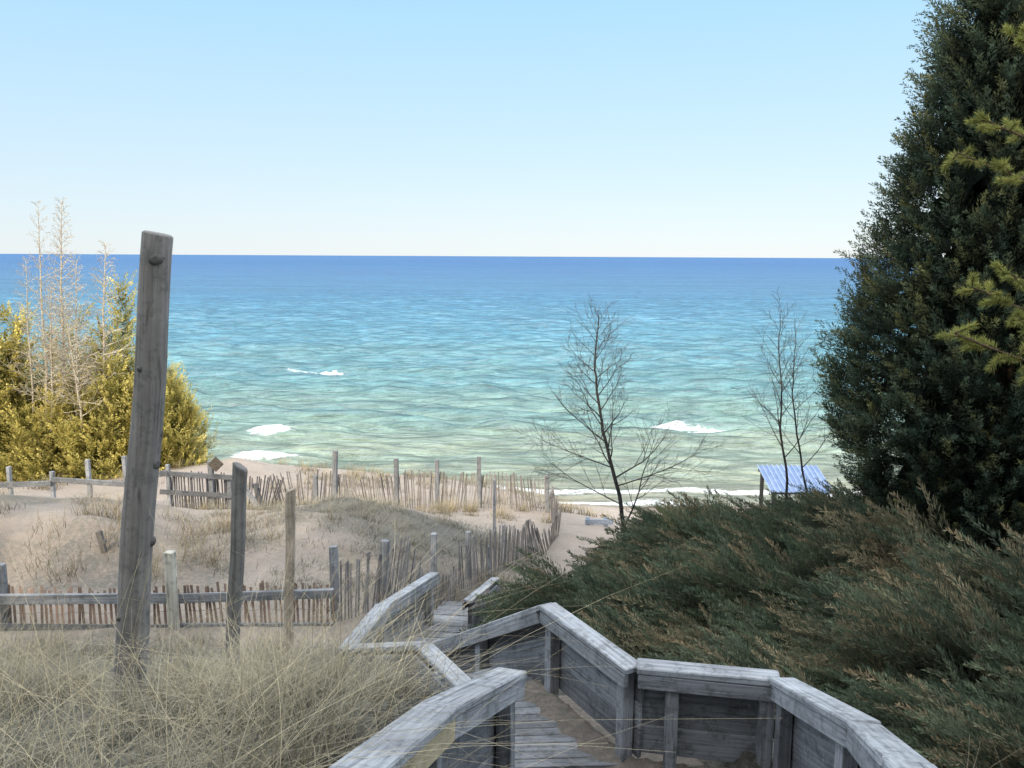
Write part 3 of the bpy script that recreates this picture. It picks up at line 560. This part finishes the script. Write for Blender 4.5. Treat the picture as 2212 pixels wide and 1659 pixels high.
# near flight
railing((-.62,.9,11.05),(-.44,2.15,10.55),(.5,2),posts=(.3,),capw=.17)
railing((-.44,2.15,10.55),(-.298,3.2,10.15),(.5,2),posts=(.9,),fmat=WOODN,capw=.17)
railing((-.298,3.2,10.15),(.01,4.25,9.76),(.8,4),posts=(.93,),capw=.17,fmat=None)
railing((.95,1.2,10.86),(1.346,2.6,10.30),(.2,2),posts=(.5,),capw=.17)
railing((1.346,2.6,10.30),(1.69,3.7,9.79),(.2,3),posts=(.5,),capw=.17)
railing((1.69,3.7,9.79),(1.70,4.9,9.375),(.5,4),posts=(.1,.97),capw=.17)
railing((1.70,4.93,9.37),(.815,5.06,9.39),(.8,4.3),posts=(.02,.78,),capw=.15)
railing((.80,5.03,9.375),(.279,6.03,9.37),(0,5),posts=(.04,.98),capw=.15)
# flight B
railing((.27,6.05,9.36),(-.312,7.0,8.715),(-.6,6),posts=(.95,),capw=.14)
railing((-.312,7.0,8.715),(-.707,7.7,8.245),(-1,7),posts=(.9,),capw=.14)
railing((-.26,4.85,9.33),(-.68,6.2,8.95),(0,6),posts=(.1,.95),capw=.14)
railing((-.70,6.22,8.95),(-1.36,6.88,8.60),(-.6,7.2),posts=(.5,),capw=.13)
# flight D
railing((-1.43,6.8,8.61),(-1.34,8.3,8.37),(-.6,7.6),posts=(.05,.97),capw=.15)
railing((-1.34,8.3,8.37),(-1.01,10.5,7.86),(-.5,9.6),posts=(.9,),capw=.13)
a=S(1010,1300,10.2); c_=S(1070,1250,11.8); railing(a,c_,(-1,11),posts=(.1,.95),capw=.13,nb=2)
# treads and decks
def strip(mb,pl,pr,w,z,th=.038):
    mb.board((pl[0],pl[1],z-th/2),(pr[0],pr[1],z-th/2),w,th,col=random.uniform(.65,1.05),jit=.003)
lfx=lambda y: float(np.interp(y,[0,2.15,3.2,4.2,4.9],[-.7,-.38,-.24,.02,-.2]))
rtx=lambda y: float(np.interp(y,[0,1.2,2.6,3.7,4.95],[.55,.9,1.29,1.63,1.64]))
mb=MB(); rb=MB()
for k in range(12): strip(mb,(lfx(-.5+k*.14),-.5+k*.14),(rtx(-.5+k*.14),-.5+k*.14),.13,10.3)
for k in range(9):
    z=10.3-.16*(k+1); yy=1.17+k*.34
    for q in (0,.14): strip(mb,(lfx(yy+q)+.02,yy+q+.07),(rtx(yy+q)-.02,yy+q+.07),.132,z)
    rb.board((lfx(yy)+.02,yy-.01,z+.068),(rtx(yy)-.02,yy-.01,z+.068),.02,.13,col=.6)
mb.obj("tread",WOOD,ST,bevel=.003); rb.obj("riser",WOOD,ST)
mb=MB(); yy=4.36
while yy<6.25:
    l=float(np.interp(yy,[4.3,4.6,4.9,6.2],[.05,-.15,-.24,-.62])); r_=float(np.interp(yy,[4.3,4.95,5.08,6.03,6.25],[1.62,1.62,.78,.24,.12]))
    mb.board((l,yy-.03,8.68),(r_,yy+.03 if yy>5 else yy-.03,8.68),.084,.038,col=random.uniform(.5,.85),jit=.002); yy+=.089
mb.obj("deck",WOOD,ST,bevel=.003)
def flight(p,q,n,wdt):
    p=Vector(p);q=Vector(q);mb=MB();d=Vector((q.x-p.x,q.y-p.y,0));dn=d.normalized();s=Vector((dn.y,-dn.x,0))
    for k in range(n):
        c=p.lerp(q,(k+.5)/n)
        for o in (-.075,.075): mb.board(c+dn*o-s*wdt/2,c+dn*o+s*wdt/2,.135,.038,col=random.uniform(.65,1.05),jit=.003)
    mb.obj("tread",WOOD,ST,bevel=.003)
flight((-.32,6.25,8.6),(-.95,7.25,7.85),4,.95)
mb=MB()
for k in range(7): yy=7.2+k*.15; mb.board((-1.45,yy,7.75),(-.62,yy+.05,7.75),.135,.038,col=random.uniform(.65,1.05),jit=.003)
mb.obj("deck",WOOD,ST,bevel=.003)
flight((-.92,8.25,7.65),(-.55,11.7,6.9),11,.92)
# sand drifted on the deck
xs_=np.linspace(-.1,1.6,80); ys2=np.linspace(4.5,6.1,76); X2,Y2,F2=grid(xs_,ys2)
rr_=np.interp(Y2,[4.6,4.95,5.1,6.03],[1.62,1.62,.77,.24]); dd=rr_-X2
Z2=8.70+np.clip(.24-dd+.05*np.sin(X2*9+Y2*5)+.03*np.sin(Y2*23-X2*11),-.2,.4)*.11; Z2=np.where(dd<-.02,8.6,Z2)
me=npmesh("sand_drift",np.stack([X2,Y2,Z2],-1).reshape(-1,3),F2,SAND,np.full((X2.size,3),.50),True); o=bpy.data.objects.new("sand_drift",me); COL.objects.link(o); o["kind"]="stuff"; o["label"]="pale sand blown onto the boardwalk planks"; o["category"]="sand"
# ------------------------------------------------------------ beach shelter
sx,sy=S(1713,1040,31).x,31.0; gz=h1(sx,sy); SHL=thing("beach_shelter",(sx,sy,gz),"small open beach shelter with blue corrugated metal roof","shelter")
m,t,b=newmat("blue_metal",.5,.5); geo=N(t,"ShaderNodeNewGeometry"); n1=N(t,"ShaderNodeTexNoise",Scale=3.0,Detail=6.0,Roughness=.7); t.links.new(geo.outputs[0],n1.inputs[0])
at=N(t,"ShaderNodeAttribute",attribute_name="Col"); t.links.new(mixc(t,1.0,ramp(t,n1.outputs[0],[(.35,(.095,.155,.31)),(.65,(.17,.235,.40))]),at.outputs[0],'MULTIPLY'),b.inputs["Base Color"])
zt=S(1716,1006,32).z; zb=S(1716,1060,30.2).z
V=[];F_=[];CC=[];nx=96;W2=1.16
for j,(yy,zz) in enumerate(((30.0,zb),(32.0,zt))):
    for i in range(nx+1):
        x=-W2+2*W2*i/nx; rb_=(i%8) in (0,1); V.append((sx+x+(.05 if j else 0),yy,zz+(.05 if rb_ else 0))); CC.append((1.9,1.75,1.45) if rb_ else (1,1,1))
for i in range(nx): F_.append((i,i+1,nx+1+i+1,nx+1+i))
me=npmesh("roof",np.array(V),np.array(F_),m,np.array(CC)); o=bpy.data.objects.new("roof",me); COL.objects.link(o); o.parent=SHL; o.matrix_parent_inverse=Matrix.Translation(SHL.location).inverted(); md=o.modifiers.new("s",'SOLIDIFY'); md.thickness=.03
for px_,py_ in ((-.95,30.25),(.95,30.25),(-.95,31.75),(.95,31.75)):
    zz=np.interp(py_,[30,32],[zb,zt])-.15; mb=MB(); mb.board((sx+px_,py_,gz-.3),(sx+px_,py_,zz),.13,.13,up=(0,1,0),col=.13); mb.obj("post",WOOD,SHL,bevel=.01)
for py_ in (30.15,31.85):
    zz=np.interp(py_,[30,32],[zb,zt])-.1; mb=MB(); mb.board((sx-1.08,py_,zz),(sx+1.08,py_,zz),.06,.14,col=.13); mb.obj("beam",WOOD,SHL)
for px_ in (-.95,.95): mb=MB(); mb.board((sx+px_,30.3,gz+.8),(sx+px_,31.7,gz+.8),.05,.5,col=.13); mb.obj("side_panel",WOOD,SHL)
# low barrier on the path
q=(S(1280,1150,20).x,20.0); gz2=h1(*q)-.25; m2,t,b=newmat("blue_grey_paint",.6,.3); n1=N(t,"ShaderNodeTexNoise",Scale=9.0,Detail=5.0); t.links.new(ramp(t,n1.outputs[0],[(.4,(.16,.20,.27)),(.6,(.26,.31,.4))]),b.inputs["Base Color"])
e=thing("trail_barrier",(q[0],q[1],gz2),"low blue grey painted barrier rail beside the sandy path","barrier")
for dx in (-.13,.32): mb=MB(); mb.board((q[0]+dx,20,gz2-.2),(q[0]+dx,20,gz2+.45),.1,.1,up=(0,1,0)); mb.obj("post",m2,e,bevel=.008)
mb=MB(); mb.board((q[0]-.2,19.93,gz2+.36),(q[0]+.5,19.93,gz2+.36),.04,.13); mb.obj("rail",m2,e,bevel=.006)
# ------------------------------------------------------------ pine reaching in beside the cedar
PN=thing("pine_tree",(5.6,6.3,h1(5.6,6.3)),"pine with golden green needle tufts beside the junipers","tree"); z0=h1(5.6,6.3)
mb=MB(); mb.tube([(5.6+.05*math.sin(i),6.3,z0-.3+i*.95) for i in range(10)],[.15-.012*i for i in range(10)],9,noise=.05); mb.obj("trunk",TRUNK,PN,smooth=True)
rp=np.random.default_rng(9); bb=MB(); Os=[];Ds=[]
tips=[(S(2062,720,5.9),.75),(S(2100,620,6.1),.65),(S(2070,330,6.3),.8),(S(2130,260,6.5),.65),(S(2168,585,6.0),.55),(S(2192,80,6.4),.5),(S(2200,690,5.5),.45),(Vector((7.4,6,12.6)),.8),(Vector((5.8,4.6,13)),.8),(Vector((5.6,8.2,13.4)),.8),(Vector((7.2,7.2,11.2)),.9),(Vector((5.2,4.8,14.6)),.8),(Vector((6.8,7,15)),.8)]
def bend(st,T,f): return st.lerp(T,f)+Vector((0,0,-.18*math.sin(f*3.14)))
for T,sp_ in tips:
    st=Vector((5.6,6.3,T.z-.35))
    pts=[bend(st,T,i/8) for i in range(9)]; bb.tube(pts,[.035*(1-.85*i/8) for i in range(9)],5)
    for j in range(34):
        f=.30+.70*j/33; c=bend(st,T,f); sd=Vector(rp.normal(size=3)*np.array([1,1,.6])).normalized(); ln=.28*sp_*(1.15-f*.6); tp=c+(sd*.8+(T-st).normalized()*.6).normalized()*ln
        bb.tube([c,tp],[.008,.004],4,cap=False)
        for g in range(7): 
            Os.append((c.lerp(tp,1-.13*g))[:]); Ds.append(((tp-c).normalized()+Vector((0,0,.2))).normalized()[:])
bb.obj("branches",TRUNK,PN)
O=np.repeat(np.array(Os),34,0); D=np.repeat(np.array(Ds),34,0); D=nrm(D*.9+rp.normal(size=D.shape)*.5); n=len(O)
mixv=rp.uniform(0,1,(n,1))**1.4; C=np.array([.17,.22,.07])*(1-mixv)+np.array([.60,.53,.17])*mixv
V,C=kite(O,D,rp.uniform(.040,.072,n),np.full(n,.0033),C,rp); me=quads("crown",V,C,LEAF); o=bpy.data.objects.new("crown",me); COL.objects.link(o); o.parent=PN; o.matrix_parent_inverse=Matrix.Translation(PN.location).inverted()
# ------------------------------------------------------------ woods behind the viewer (they throw the foreground shade)
for k,(x,y,hh) in enumerate([(-4.5,-9,17),(-7.5,-10,14),(-1.0,-9.5,19),(2.5,-9,17),(-10.5,-10,12.5),(-13,-9.5,12.0),(-2.8,-13,17),(-18.2,-10,10.4)]):
    s=hh/5.0; plant_tree("cedar_tree",(x,y,h1(x,y)),sm[2],"tall cedar at the top of the bluff","tree",hh*.85,.2,s,k*1.7,"cedars along the bluff top")
